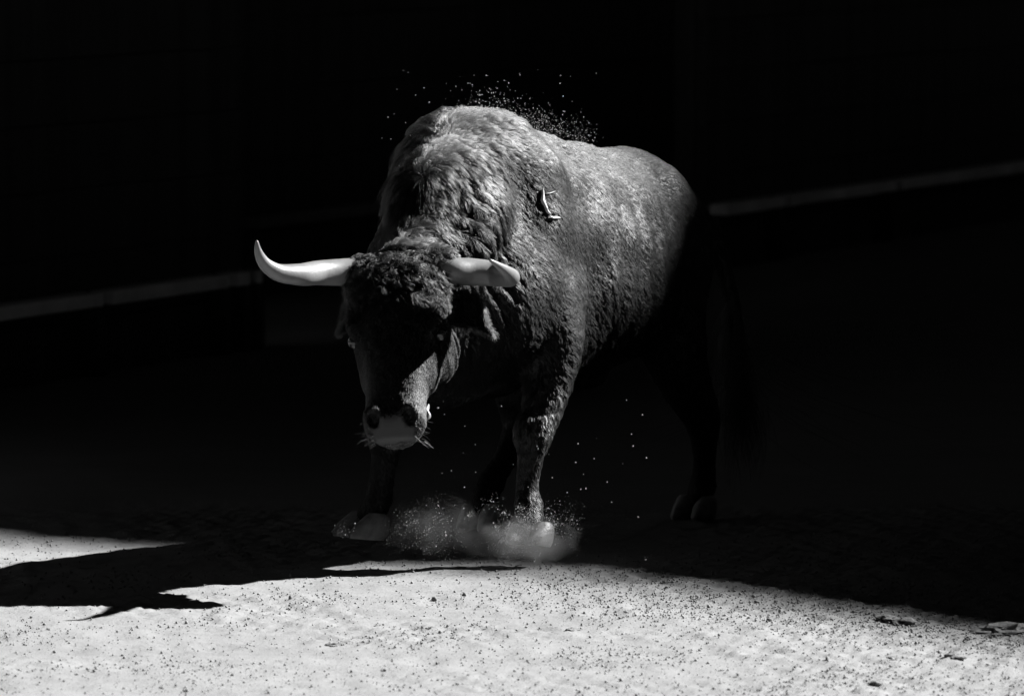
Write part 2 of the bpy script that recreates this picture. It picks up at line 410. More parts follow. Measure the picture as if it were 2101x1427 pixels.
R_h = np.stack([t_, s_, n_])
for sg in (1, -1):
    ellipsoid(hp(.235, sg * .128, -.005), (.055, .028, .03), R_h, .03)         # brow
    ellipsoid(hp(.285, sg * .150, -.03), (.028, .02, .022), R_h, .02, cut=True)  # eye socket
    ellipsoid(hp(.35, sg * .098, -.09), (.09, .022, .05), R_h, .04)            # cheek ridge
    ellipsoid(hp(.26, sg * .105, -.17), (.10, .05, .09), R_h, .04)             # jaw muscle
    ellipsoid(hp(.575, sg * .058, .012), (.035, .03, .03), R_h, .02)           # nostril wing
    ellipsoid(hp(.592, sg * .056, .030), (.024, .019, .050), R_h, .010, cut=True)  # nostril
    ellipsoid(hp(.02, sg * .13, -.045), (.05, .05, .05), R_h, .03)             # horn core
ellipsoid(hp(.42, .03, -.075), (.02, .02, .02), R_h, .02)
# limbs: joints in photo pixels and metres
lf = [(.10, .20, .92), (.0, .262, .72), L(1118, 820, 19.70), L(1096, 890, 19.65), L(1090, 930, 19.63), L(1082, 1005, 19.62), L(1084, 1040, 19.60), L(1088, 1075, 19.56)]
tube(lf, [.12, .105, .070, .058, .044, .036, .043, .04], .05)
rf = [(.12, -.20, .92), (.10, -.225, .70), (.26, -.17, .55), L(796, 890, 19.68), L(790, 930, 19.70), L(782, 985, 19.74), L(772, 1030, 19.80), L(760, 1055, 19.81)]
tube(rf, [.12, .10, .072, .058, .045, .037, .044, .042], .05)
lh = [(-1.02, .13, .95), (-.95, .17, .74), (-1.10, .155, .50), (-1.27, .135, .345), (-1.31, .12, .28), (-1.385, .08, .16), (-1.41, .06, .11), (-1.40, .05, .06)]
tube(lh, [.15, .125, .085, .058, .045, .037, .043, .042], .06)
rh = [(-1.0, -.13, .95), (-.74, -.19, .74), (-.62, -.22, .52), (-.64, -.225, .37), (-.59, -.22, .31), (-.46, -.21, .22), (-.40, -.205, .18), (-.36, -.20, .12)]
tube(rh, [.15, .125, .085, .058, .045, .037, .043, .042], .06)
ellipsoid(np.array(lf[3]) + (.012, 0, 0), (.05, .055, .06), None, .03)          # knees
ellipsoid(np.array(rf[3]) + (.012, 0, 0), (.05, .055, .06), None, .03)
for a in (lh, rh): ellipsoid(np.array(a[3]) + (-.03, 0, .01), (.045, .032, .06), None, .03)
for a in (lf, rf, lh, rh): ellipsoid(np.array(a[6]) + (-.035, 0, .005), (.022, .03, .02), None, .02)   # dew claws
ellipsoid((-.66, 0, .56), (.16, .05, .06), None, .06)      # sheath
# tail
tl = [(-1.20, 0, 1.19), (-1.33, .0, 1.14), L(1455, 470, 21.0), L(1500, 600, 21.0), L(1520, 720, 21.0), L(1530, 800, 21.0)]
tube(tl, [.045, .038, .028, .024, .02, .016], .03)
# folds of skin, ribs, muscle relief
NAX = norm(np.array([.75, .16, -.42]))
s, X, Y, Z = region((.12, -.2, .62), (.86, .42, 1.34))
ph = (X * NAX[0] + Y * NAX[1] + Z * NAX[2])
wob = .010 * np.sin(Z * 17 + X * 5) + .008 * np.sin(Z * 31 + 1.3) + .006 * np.sin(X * 40 + Y * 23)
fold = np.sin((ph + wob) * 2 * math.pi / .058) + .45 * np.sin((ph - wob) * 2 * math.pi / .033 + 1)
mask = sstep(.22, .36, X) * sstep(.84, .70, X) * sstep(.03, .14, Y) * sstep(1.27, 1.15, Z) * sstep(.62, .74, Z)
F[s] -= (.0085 * fold * mask).astype(np.float32)
s, X, Y, Z = region((-1.0, -.45, .5), (-.25, .45, 1.3))
rib = np.sin((X + .28 * Z) * 2 * math.pi / .105); mask = sstep(-.88, -.70, X) * sstep(-.28, -.40, X) * sstep(1.22, 1.05, Z) * sstep(.58, .7, Z)
F[s] -= (.0035 * rib * mask).astype(np.float32)
lump = waves(21, 10, 5)
s, X, Y, Z = region((-1.2, -.45, .5), (.5, .45, 1.5))
sh = np.broadcast_shapes(X.shape, Y.shape, Z.shape)
pp = np.stack([np.broadcast_to(a, sh)[::2, ::2, ::2].ravel() for a in (X, Y, Z)], 1)
lv = lump(pp.astype(np.float32)).reshape(tuple((n + 1) // 2 for n in sh))
lv = lv.repeat(2, 0).repeat(2, 1).repeat(2, 2)[:sh[0], :sh[1], :sh[2]]
for a_ in range(3): lv = (lv + np.roll(lv, 1, a_)) / 2
F[s] -= (.0035 * lv).astype(np.float32)

grid = openvdb.FloatGrid(.5); grid.copyFromArray(np.clip(F, -.2, .2).astype(np.float32))
pv, quads = grid.convertToQuads(0.0)
pv = pv * HV + LO
# keep the largest shell only
par = np.arange(len(pv))
e_ = np.concatenate([quads[:, [0, 1]], quads[:, [1, 2]], quads[:, [2, 3]]])
for _ in range(200):
    m_ = np.minimum(par[e_[:, 0]], par[e_[:, 1]]); old = par.copy()
    np.minimum.at(par, e_[:, 0], m_); np.minimum.at(par, e_[:, 1], m_); par = par[par]
    if (old == par).all(): break
big = np.bincount(par).argmax(); keepv = par == big
remap = np.cumsum(keepv) - 1; quads = remap[quads[keepv[quads[:, 0]]]]; pv = pv[keepv]
a_, b2, c_ = pv[quads[:, 0]], pv[quads[:, 1]], pv[quads[:, 2]]
if np.sum(np.einsum('ij,ij->i', np.cross(b2 - a_, c_ - a_), a_ - pv.mean(0))) < 0: quads = quads[:, ::-1]
body = mesh_np('body', pv, quads, M['hide'], bull, smooth=True)
pv = pv.astype(np.float32)
# head coordinates of every vertex
def headco(p):
    d_ = p - po.astype(np.float32); return d_ @ t_.astype(np.float32) / HS, d_ @ s_.astype(np.float32), d_ @ n_.astype(np.float32)
hu, hy, hv_ = headco(pv)
bare = sstep(.575, .590, hu - .25 * np.maximum(np.abs(hy) - .05, 0)) * sstep(-.07, -.03, hv_) * sstep(.076, .060, np.abs(hy)) * sstep(.665, .645, hu) * (hu < .72)
attr = body.data.attributes.new('bare', 'FLOAT', 'POINT'); attr.data.foreach_set('value', bare.astype(np.float32))

# ---- coat
def vnormals(me, n):
    a = np.empty(n * 3, np.float32); me.vertex_normals.foreach_get('vector', a); return a.reshape(-1, 3)
VN = vnormals(body.data, len(pv))
def sample(verts, quads, vn, n, weight=None):
    tri = np.concatenate([quads[:, [0, 1, 2]], quads[:, [0, 2, 3]]])
    A_, B_, C_ = verts[tri[:, 0]], verts[tri[:, 1]], verts[tri[:, 2]]
    ar = np.linalg.norm(np.cross(B_ - A_, C_ - A_), axis=1)
    if weight is not None: ar = ar * weight((A_ + B_ + C_) / 3)
    t = RNG.choice(len(tri), n, p=ar / ar.sum())
    r1 = np.sqrt(RNG.random(n)); r2 = RNG.random(n); w0, w1, w2 = 1 - r1, r1 * (1 - r2), r1 * r2
    p = verts[tri[t, 0]] * w0[:, None] + verts[tri[t, 1]] * w1[:, None] + verts[tri[t, 2]] * w2[:, None]
    nn = norm(vn[tri[t, 0]] * w0[:, None] + vn[tri[t, 1]] * w1[:, None] + vn[tri[t, 2]] * w2[:, None])
    return p.astype(np.float32), nn.astype(np.float32)
def hair_object(name, pts, rad, mat, parent, dust=None):
    """pts (n, k, 3), rad (n, k)"""
    n, k = pts.shape[:2]
    hc = bpy.data.hair_curves.new(name); hc.add_curves([k] * n)
    hc.attributes['position'].data.foreach_set('vector', pts.astype(np.float32).ravel()) if 'position' in hc.attributes else None
    ra = hc.attributes.get('radius') or hc.attributes.new('radius', 'FLOAT', 'POINT')
    ra.data.foreach_set('value', rad.astype(np.float32).ravel())
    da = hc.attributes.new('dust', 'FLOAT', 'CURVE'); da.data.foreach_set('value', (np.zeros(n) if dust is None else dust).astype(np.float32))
    hc.materials.append(mat)
    return link(name, hc, parent)
tf, sf, nf = (x.astype(np.float32) for x in (t_, s_, n_))
def coat_fields(p, nn):
    """growth direction, length, lift for coat roots"""
    n = len(p); f, y, z = p[:, 0], p[:, 1], p[:, 2]
    u, hy, v = headco(p)
    head = (sstep(-.02, .05, u) * sstep(-.34, -.24, v) * (np.abs(hy) < .24) * (f > .55))
    head = head * ((u > .10) | (v > -.14))
    leg = sstep(.62, .52, z) * (1 - head)
    # body: back and down; along the spine straight back
    d = np.zeros((n, 3), np.float32)
    topness = sstep(.35, .9, nn[:, 2])
    d[:, 0] = -.75 - .5 * topness; d[:, 1] = .25 * np.sign(y) * topness; d[:, 2] = -1.0 * (1 - topness)
    nkk = sstep(.18, .45, f) * (1 - head); d[:, 0] += .35 * nkk; d[:, 2] -= .2 * nkk
    hd = tf[None] * 1.0 + sf[None] * (hy * 4)[:, None] * sstep(.5, .25, u)[:, None]
    d = d * (1 - head)[:, None] + hd * head[:, None]
    d = d * (1 - leg)[:, None] + np.array([-.15, 0, -1], np.float32) * leg[:, None]
    ln = .017 + .0 * f
    crest = sstep(-.22, .08, f) * sstep(.86, .75, f) * sstep(.24, .10, np.abs(y - .2 * np.maximum(f, 0))) * sstep(-.05, .5, nn[:, 2] + .55 * nn[:, 0] - .3 * nn[:, 1]) * sstep(.98, 1.1, z) * (1 - head)
    ln = ln + .030 * crest + .008 * nkk
    ruff = sstep(-.10, .06, f) * sstep(.60, .45, f) * sstep(.06, -.08, y - .2 * np.maximum(f, 0)) * sstep(1.12, 1.25, z) * (1 - head)
    ln = ln + .042 * ruff
    fore = head * sstep(.26, .10, u - .35 * np.maximum(hy, 0)) * sstep(-.14, -.03, v)
    ln = ln * (1 - head) + head * (.009 + .042 * fore)
    ln = ln * (1 - leg) + leg * (.014 + .008 * sstep(.4, .55, z))
    lift = .22 + .35 * crest + .40 * fore + .10 * nkk + .42 * ruff
    side = np.zeros_like(d); side[:, 1] = -1; side[:, 0] = .5
    d = norm(d) + (crest * .9)[:, None] * side * sstep(.1, -.12, y)[:, None]
    return d, ln, lift, crest, fore, head, leg, topness
fl1 = [waves(31 + i, 10, 9) for i in range(3)]; fl2 = [waves(41 + i, 14, 32) for i in range(3)]
ln_n = waves(51, 12, 25); dust_n = waves(52, 12, 6); dust_light_f = waves(53, 12, 40)
def grow(p, nn, k=5, clump=7, clump_amt=.68, rad=.0005):
    n = len(p)
    d, ln, lift, crest, fore, head, leg, topn = coat_fields(p, nn)
    v1 = np.stack([g(p) for g in fl1], 1); v2 = np.stack([g(p) for g in fl2], 1)
    d = norm(d) + .14 * v1 + .08 * v2 + .09 * RNG.normal(size=(n, 3)) + (fore * .8)[:, None] * v2
    d = d - nn * np.sum(d * nn, 1, keepdims=True); d = norm(d)
    ln = ln * (1 + .22 * ln_n(p)) * RNG.uniform(.75, 1.2, n); ln = np.maximum(ln, .004)
    lift = lift + .10 * fl2[0](p * 1.3) + .07 * RNG.normal(size=n)
    t = np.linspace(0, 1, k)[None, :, None]
    ang = np.clip(lift, .04, 1.3)[:, None, None]
    pts = p[:, None] + ln[:, None, None] * (d[:, None] * (t * np.cos(ang)) + nn[:, None] * np.sin(ang) * (t - .45 * t * t))
    pts += (np.array([0, 0, -1]) * (ln[:, None, None] ** 2) * 3.0 * t * t)
    # curls on the forehead
    cb = np.cross(nn, d); phs = RNG.random(n) * .8 + 2.5 * fl1[1](p)
    cr = (fore * .013)[:, None]
    th = t[:, :, 0] * 5.5 + phs[:, None]
    pts += (cr * np.sin(th) * t[:, :, 0])[:, :, None] * cb[:, None] + (cr * np.cos(th) * t[:, :, 0] * .6)[:, :, None] * nn[:, None]
    # gather strands into locks
    nc = max(1, n // clump); ci = RNG.choice(n, nc, replace=False)
    kd = kdtree.KDTree(nc)
    for i, c in enumerate(p[ci]): kd.insert(c, i)
    kd.balance()
    near = np.array([kd.find(c)[1] for c in p]); g = ci[near]
    off = pts[g] - pts; w = (clump_amt * (np.linspace(0, 1, k)**1.3))[None, :, None]
    pts = pts + off * w
    prof = np.array([1, 1.0, .85, .6, .15])[None, :] if k == 5 else np.linspace(1, .15, k)[None, :]
    r = rad * prof * RNG.uniform(.8, 1.25, n)[:, None]
    dust = np.clip(.20 * topn + .5 * sstep(.5, 1.0, nn[:, 2]) * sstep(1.1, 1.35, p[:, 2]) + .10 * dust_n(p) + .10 * dust_light_f(p) + .03, 0, 1) * sstep(.7, 1.05, p[:, 2]) * (.25 + .75 * sstep(-1.0, -.45, p[:, 0]))  # back dust, thinned over the rump to put its shade into the colour
    dust = np.where(head > .5, .25 * sstep(.3, .5, (headco(p)[0])) + .22 * fore * (.6 + .4 * dust_light_f(p)), dust)  # forehead hair paled to stand in for light on the curls; nose paler
    dust = np.where(leg > .3, np.clip(.35 + .3 * dust_light_f(p), 0, 1) * leg * (p[:, 0] > -.3) * (p[:, 1] > .1), dust)  # sunlit look of the left foreleg put into its hair colour
    return pts, r, dust
def coat_weight(c):
    u, hy, v = headco(c.astype(np.float32))
    bare_ = (u > .588) & (u < .655) & (v > -.06) & (np.abs(hy) < .066)
    hd = (u > 0) & (u < .7) & (v > -.3) & (np.abs(hy) < .2)
    low = c[:, 2] < .06
    w = 1.0 + 1.2 * hd + .5 * ((c[:, 0] > -.3) & (c[:, 0] < .8) & (c[:, 2] > 1.1))
    return w * (~bare_) * (~low)
NH = 540000
p, nn = sample(pv, quads, VN, NH, coat_weight)
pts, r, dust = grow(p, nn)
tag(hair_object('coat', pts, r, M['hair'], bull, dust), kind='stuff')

# ---- tail tassel: long wisps
tip = np.array(tl[4]); n = 900; k = 8
tt = RNG.random(n); base = np.array(tl[3])[None] * (1 - tt)[:, None] + np.array(tl[5])[None] * tt[:, None]
sd = dirloc((1, 0, 0)); bk = dirloc((0, 1, 0))
t = np.linspace(0, 1, k)[None, :, None]
a1 = RNG.normal(0, 1, n); a2 = RNG.normal(0, 1, n); ln = RNG.uniform(.18, .34, n) * (1 + .35 * (RNG.random(n) < .06))
wild = np.where(RNG.random(n) < .05, RNG.normal(0, .22, n), 0)
pts = base[:, None] + np.array([0, 0, -1]) * ln[:, None, None] * t + sd * ((a1 * .035)[:, None, None] * np.sin(t * 2.0) + (wild)[:, None, None] * t * t) + bk * (a2 * .03)[:, None, None] * np.sin(t * 2.2)
pts += sd * (.012 * np.sin(t * 7 + a1[:, None, None] * 2)) * t
tag(hair_object('tail_tassel', pts, np.full((n, k), .0011) * np.linspace(1, .25, k)[None], M['hair'], bull), kind='stuff')

# ---- whiskers round the nose
n = 60; k = 4
sg = RNG.choice([-1, 1], n); uu = RNG.uniform(.55, .65, n); yy = sg * RNG.uniform(.06, .092, n); vv = RNG.uniform(-.08, .0, n)
base = np.array([hp(a, b_i, c) for a, b_i, c in zip(uu, yy, vv)])
dd = norm(s_[None] * sg[:, None] + t_[None] * RNG.uniform(.3, 1.4, n)[:, None] + n_[None] * RNG.uniform(-.2, .8, n)[:, None])
ll = RNG.uniform(.012, .042, n); t = np.linspace(0, 1, k)[None, :, None]
pts = base[:, None] + dd[:, None] * ll[:, None, None] * t
tag(hair_object('whiskers', pts, np.full((n, k), .0006) * np.linspace(1, .3, k)[None], M['hair'], bull, np.full(n, .9)), kind='stuff')

# ---- horns: tapered sweeps through joints in photo pixels and metres
def sweep(name, pts, rad, mat, parent, n=40, seg=20, rough=.0, seed=0):
    pts = np.array(pts, float); cum = np.concatenate([[0], np.cumsum(np.linalg.norm(np.diff(pts, axis=0), axis=1))])
    tt = np.linspace(0, cum[-1], n); P = spline(cum, pts, tt); R = np.maximum(spline(cum, np.array(rad, float), tt), .0006)
    T_ = norm(np.gradient(P, axis=0)); up = np.array([0, 0, 1.]); v = []; r_ = np.random.default_rng(seed)
    for i in range(n):
        a = norm(np.cross(T_[i], up)); c = np.cross(a, T_[i])
        if i and a @ pa < 0: a, c = -a, -c
        pa = a
        for j in range(seg):
            th = 2 * math.pi * j / seg
            rr = R[i] * (1 + rough * math.sin(th * 3 + i * .2) + rough * .8 * math.sin(tt[i] * 260) * max(0, 1 - i / n * 1.8))
            v.append(P[i] + rr * (a * math.cos(th) + c * math.sin(th)))
    f = []
    for i in range(n - 1):
        for j in range(seg):
            j2 = (j + 1) % seg; f.append((i * seg + j, i * seg + j2, (i + 1) * seg + j2, (i + 1) * seg + j))
    v.append(P[-1] + T_[-1] * R[-1]); v.append(P[0]); ti, bi = len(v) - 2, len(v) - 1
    for j in range(seg):
        j2 = (j + 1) % seg; f.append(((n - 1) * seg + j, (n - 1) * seg + j2, ti, ti)); f.append((j2, j, bi, bi))
    me = bpy.data.meshes.new(name); me.from_pydata([tuple(x) for x in v], [], [tuple(dict.fromkeys(q)) for q in f]); me.update()
    me.polygons.foreach_set('use_smooth', np.ones(len(me.polygons), bool)); me.materials.append(mat)
    return link(name, me, parent)
hr = sweep('horn', [L(770, 553, 19.17), L(712, 557, 19.15), L(655, 559, 19.09), L(606, 562, 18.95), L(565, 556, 18.89), L(538, 535, 18.85), L(528, 512, 18.83), L(526, 494, 18.82)],
      [.043, .043, .039, .033, .026, .0185, .0115, .0045], M['horn'], bull, rough=.012, seed=1)
hr['label'] = 'pale horn at the left, curving out and up to a point'
hl_ = sweep('horn', [L(893, 555, 19.13), L(918, 556, 19.085), L(968, 557, 19.115), L(1012, 561, 19.12), L(1040, 567, 19.04), L(1047, 565, 18.91), L(1032, 551, 18.80), L(1006, 533, 18.74)],
      [.043, .043, .043, .039, .033, .025, .015, .0045], M['horn'], bull, rough=.012, seed=2)
hl_['label'] = 'pale horn at the right, tip curving towards the viewer'

# ---- ears
def ear(base, tipp, across, normal, width, label):
    base, tipp = np.array(base), np.array(tipp); axis = tipp - base; ac = norm(np.array(across)); nm = norm(np.array(normal)); nu, nvv = 14, 11
    top, bot = [], []
    for i in range(nu):
        s0 = i / (nu - 1); wdt = width * .62 * (.45 + .75 * math.sin(math.pi * min(1, s0 * 1.25))) * (1 - s0**1.7) + .003 if s0 < .8 else width * .62 * .45 * (1 - s0**1.7) + .003
        for j in range(nvv):
            q = (j / (nvv - 1) - .5) * 2
            cup = .38 * width * (q * q) * math.sin(math.pi * (1 - s0) * .9 + .1)
            pnt = base + axis * s0 + ac * q * wdt + nm * (cup - .02 * math.sin(math.pi * s0)) + np.array([0, 0, -.015]) * s0 * s0
            thick = .006 * (1 - abs(q)**3 * .7)
            top.append(pnt + nm * thick); bot.append(pnt - nm * thick)
    v = top + bot; f = []; K = nu * nvv
    for i in range(nu - 1):
        for j in range(nvv - 1):
            a = i * nvv + j; f.append((a, a + 1, a + nvv + 1, a + nvv)); f.append((K + a, K + a + nvv, K + a + nvv + 1, K + a + 1))
    for i in range(nu - 1):
        for j in (0, nvv - 1):
            a = i * nvv + j; c = a + nvv; f.append((a, c, K + c, K + a))
    for j in range(nvv - 1):
        for i in (0, nu - 1):
            a = i * nvv + j; f.append((a, a + 1, K + a + 1, K + a))
    v = np.array(v)
    bm = bmesh.new(); vv_ = [bm.verts.new(x) for x in v]
    for q in f: bm.faces.new([vv_[i] for i in q])
    o = mesh_bm('ear', bm, M['hide'], bull, True); o['label'] = label
    # ear fur
    n = 3500; me = o.data; vn = vnormals(me, len(v))
    qd = np.array([q for q in f]); pp_, n2 = sample(v.astype(np.float32), qd, vn, n)
    ln = RNG.uniform(.010, .024, n); dd = norm(norm(axis)[None] + .5 * RNG.normal(size=(n, 3)) + .4 * n2)
    t = np.linspace(0, 1, 4)[None, :, None]
    hpts = pp_[:, None] + dd[:, None] * ln[:, None, None] * t + np.array([0, 0, -.006]) * t * t
    h = hair_object('ear_fur', hpts, np.full((n, 4), .0007) * np.array([1, .9, .6, .15])[None], M['hair'], o, np.full(n, .1)); h['kind'] = 'stuff'
    return o
ear(L(925, 600, 19.06), L(1012, 676, 19.00), dirloc((.62, -.25, .55)), dirloc((-.35, -.75, -.35)), .105, 'drooping ear below the right horn, fringed with hair')
ear(L(722, 606, 19.14), L(696, 670, 19.18), dirloc((-.25, .9, .1)), dirloc((-.8, -.5, -.1)), .06, 'dark ear folded back below the left horn')
# ---- eyes
for sg in (1, -1):
    bm = bmesh.new(); bmesh.ops.create_uvsphere(bm, u_segments=16, v_segments=10, radius=.021)
    o = mesh_bm('eye', bm, M['eye'], bull, True); o.location = Vector(hp(.283, sg * .136, -.028))
# ---- lower lip, lit at the corner of the mouth
bm = bmesh.new(); bmesh.ops.create_icosphere(bm, subdivisions=3, radius=1)
for v in bm.verts:
    c = np.array(v.co); v.co = Vector(t_ * c[0] * .026 * (1 + .2 * math.sin(c[2] * 5)) + s_ * (c[1] * .006 + .004 * math.sin(c[0] * 4)) + n_ * c[2] * .012)
o = mesh_bm('lower_lip', bm, M['lip'], bull, True); o.location = Vector(hp(.515, .088, -.10))
# ---- hooves: two claws each
def hoof(joint, fwd, size, tilt, label=None):
    h = bpy.data.objects.new('hoof', None); COL.objects.link(h); h.parent = bull
    j = np.array(joint, float); fwd = norm(np.array([fwd[0], fwd[1], 0.])); sd_ = np.array([-fwd[1], fwd[0], 0])
    fw = norm(fwd * math.cos(tilt) + UP * math.sin(tilt)); upv = np.cross(fw, sd_); upv = upv if upv[2] > 0 else -upv
    h.location = Vector(j)
    for sg in (1, -1):
        rings = []
        for (hgt, lf_, lb, w, sh) in ((.0, .086, -.050, .036, 0), (-.012, .080, -.040, .032, 0), (.0 + .03, .062, -.056, .037, 0), (.055, .030, -.050, .033, 0), (.066, .018, -.034, .022, 0)):
            rings.append((hgt, lf_, lb, w))
        rings = [rings[1], rings[0], rings[2], rings[3], rings[4]]
        bm = bmesh.new(); V_ = []
        for hgt, lf_, lb, w in rings:
            row = []
            for a in range(14):
                th = 2 * math.pi * a / 14; ca, sa = math.cos(th), math.sin(th)
                x = (lf_ + lb) / 2 + (lf_ - lb) / 2 * (abs(ca)**.8) * (1 if ca > 0 else -1)
                y = w * sa * (1 - .45 * max(0, ca)**2)
                row.append(bm.verts.new((fw * x + sd_ * (sg * .037 + y + sg * .004 * max(0, ca)) + upv * (hgt - .035)) * size))
            V_.append(row)
        for a, c in zip(V_[:-1], V_[1:]):
            for i in range(14): bm.faces.new((a[i], a[(i + 1) % 14], c[(i + 1) % 14], c[i]))
        bm.faces.new(V_[0]); bm.faces.new(V_[-1])
        mesh_bm('claw', bm, M['hoof'], h, True).data.set_sharp_from_angle(angle=.8)
    return h
hoof(np.array(L(1090, 1092, 19.54)), (1, .1), 1.0, .15)
hoof(np.array(L(748, 1074, 19.80)), (.9, -.35), 1.12, .12)
hoof((-1.385, .045, .047), (1, 0), 1.0, 0)
hoof((-.34, -.20, .10), (1, 0), 1.0, -.2)
# ---- pale scab on the shoulder: flat flakes lying on the coat
kd = kdtree.KDTree(len(pv))
for i, c in enumerate(pv): kd.insert(c, i)
kd.balance()
camloc = loc((0, 0, CAMH))
def on_body(u, v):
    """where the sight line through a photo pixel meets the hide"""
    lo_, hi_ = 18.3, 21.5; a = L(u, v, lo_); c = L(u, v, hi_)
    ok, hit, nrm2, _ = body.ray_cast(Vector(a), Vector(c - a).normalized())
    return (np.array(hit), np.array(nrm2)) if ok else (None, None)
bpy.context.view_layer.update()
def flake(path, width, name='scab'):
    P = []; N_ = []
    for u, v in path:
        h, n2 = on_body(u, v)
        if h is not None: P.append(h + n2 * .0045); N_.append(n2)
    if len(P) < 2: return None
    v = []; f = []
    for i, (q, n2) in enumerate(zip(P, N_)):
        tg = norm(P[min(i + 1, len(P) - 1)] - P[max(i - 1, 0)]); sd_ = norm(np.cross(tg, n2)); w = width * (1 - .75 * abs(2 * i / (len(P) - 1) - 1)**2) * random.uniform(.7, 1.2)
        v += [q - sd_ * w, q + n2 * .004 - sd_ * w * .3, q + n2 * .005 + sd_ * w * .4, q + sd_ * w]
    for i in range(len(P) - 1):
        for j in range(3): a = 4 * i + j; f.append((a, a + 1, a + 5, a + 4))
    o = mesh_np(name, v, f, M['scab'], bull, True); return o
flake([(1112, 386), (1113, 398), (1112, 410), (1117, 421), (1122, 433), (1128, 440)], .009)
flake([(1124, 442), (1133, 446), (1141, 445), (1147, 446)], .0055)
flake([(1116, 396), (1126, 396), (1136, 392)], .002)
flake([(1120, 426), (1130, 432), (1142, 436)], .002)

# ------------------------------------------------------------------ sand thrown up
def grains_mesh(name, P, R, mat):
    """many small faceted grains as one mesh"""
    phi = (1 + 5**.5) / 2
    iv = norm(np.array([(-1, phi, 0), (1, phi, 0), (-1, -phi, 0), (1, -phi, 0), (0, -1, phi), (0, 1, phi), (0, -1, -phi), (0, 1, -phi), (phi, 0, -1), (phi, 0, 1), (-phi, 0, -1), (-phi, 0, 1)]))
    fi = np.array([(0, 11, 5), (0, 5, 1), (0, 1, 7), (0, 7, 10), (0, 10, 11), (1, 5, 9), (5, 11, 4), (11, 10, 2), (10, 7, 6), (7, 1, 8), (3, 9, 4), (3, 4, 2), (3, 2, 6), (3, 6, 8), (3, 8, 9), (4, 9, 5), (2, 4, 11), (6, 2, 10), (8, 6, 7), (9, 8, 1)])
    n = len(P); sc = R[:, None, None] * RNG.uniform(.6, 1.3, (n, 1, 3)) * RNG.uniform(.8, 1.2, (n, 12, 1))
    a = RNG.random(n) * 6.28; c, s0 = np.cos(a), np.sin(a)
    v = iv[None] * sc; v = np.stack([v[..., 0] * c[:, None] - v[..., 1] * s0[:, None], v[..., 0] * s0[:, None] + v[..., 1] * c[:, None], v[..., 2]], -1)
    v = v + P[:, None]
    f = (fi[None] + (np.arange(n) * 12)[:, None, None]).reshape(-1, 3)
    return mesh_np(name, v.reshape(-1, 3), f, mat)
# loose gravel: denser towards the shade line and to the right
n = 130000
ux = RNG.uniform(-120, 2220, n); vx = 1095 + 345 * RNG.random(n)**.9
D = FPX * CAMH / (vx - YH); P = np.stack([(ux - CX) * D / FPX, D, np.zeros(n)], 1)
band = np.exp(-((vx - (1150 + .085 * np.maximum(ux - 900, 0) + 45)) / 45)**2) * sstep(900, 1250, ux)
dens = .10 + .75 * band + .25 * sstep(.1, 1.2, waves(61, 10, 1.6)(P.astype(np.float32))) + .14 * sstep(1300, 2000, ux)
keep = RNG.random(n) < dens; P = P[keep]; m_ = len(P)
R = .0009 + .0034 * RNG.random(m_)**4 + .0045 * (RNG.random(m_) < .003)
P[:, 2] = gz_at(P[:, 0], P[:, 1]) + R * .45
tag(grains_mesh('gravel', P, R, M['grain']), 'loose gravel scattered over the sunlit sand', 'gravel', kind='stuff')
# clods one can pick out
clods = [(1824, 1276, .030, 'flat pale clod at the shade edge, left of a larger pair'), (1868, 1279, .036, 'rounded clod at the shade edge, second from the right'),
         (2062, 1306, .062, 'largest crumbly clod at the far right shade edge'), (1998, 1320, .020, 'small dark stone left below the largest clod'),
         (1966, 1364, .026, 'dark angular stone on the sunlit sand at the lower right'), (1836, 1366, .020, 'small stone in a scuffed hollow at the lower right'),
         (1800, 1412, .018, 'lone dark stone near the bottom edge at the right'), (1630, 1308, .016, 'small upright stone on sand below the shade edge'),
         (1170, 1303, .014, 'small dark pebble on the sunlit sand below the bull'), (682, 1324, .018, 'thin dark splinter of earth on the sand, lower centre left'),
         (938, 1414, .014, 'dark pebble near the bottom edge at the centre')]
for i, (u, v, rad, lab) in enumerate(clods):
    g = ground_at(u, v); bm = bmesh.new(); bmesh.ops.create_icosphere(bm, subdivisions=3, radius=1)
    w1, w2 = waves(100 + i, 8, .45), waves(130 + i, 10, 1.4); sx, sy, sz = random.uniform(.9, 1.3), random.uniform(.9, 1.4), random.uniform(.28, .48)
    co = np.array([list(q.co) for q in bm.verts], np.float32); k_ = 1 + .20 * w1(co) + .15 * w2(co) + .06 * waves(170 + i, 12, 3)(co)
    for q, c, kk in zip(bm.verts, co, k_): q.co = Vector((c[0] * kk * sx * rad, c[1] * kk * sy * rad, c[2] * kk * sz * rad))
    o = mesh_bm('clod', bm, M['clod'], None, False); o.location = (g[0], g[1], float(gz_at(g[0], g[1])) + rad * sz * .35)
    tag(o, lab, 'clod', 'clods and stones on the sand')
# grains in the air
gr = []
def spray(n, fn):
    for _ in range(n):
        q = fn(); gr.append(q)
def back_spray():
    t = min(1, abs(random.gauss(.62, .24))); u = 905 + 300 * t; top = np.interp(u, [905, 980, 1040, 1100, 1180, 1260], [250, 222, 236, 262, 283, 292])
    return (*at(u + random.gauss(0, 12), top - abs(random.gauss(0, 24)) + 4, 19.95 + random.gauss(0, .15) + (u - 980) * .0018), random.choice([.0006, .0008, .0008, .0011, .0014, .0019]))
spray(1000, back_spray)
spray(40, lambda: (*at(random.gauss(1030, 90), random.uniform(140, 230), 20 + random.gauss(0, .2)), random.choice([.0012, .002, .0025])))
spray(30, lambda: (*at(random.gauss(860, 40), random.uniform(190, 420), 19.7 + random.gauss(0, .15)), random.choice([.0012, .0018])))
spray(60, lambda: (*at(random.uniform(880, 1330), random.uniform(820, 1180), random.uniform(19.1, 19.6)), random.choice([.0013, .002, .003])))
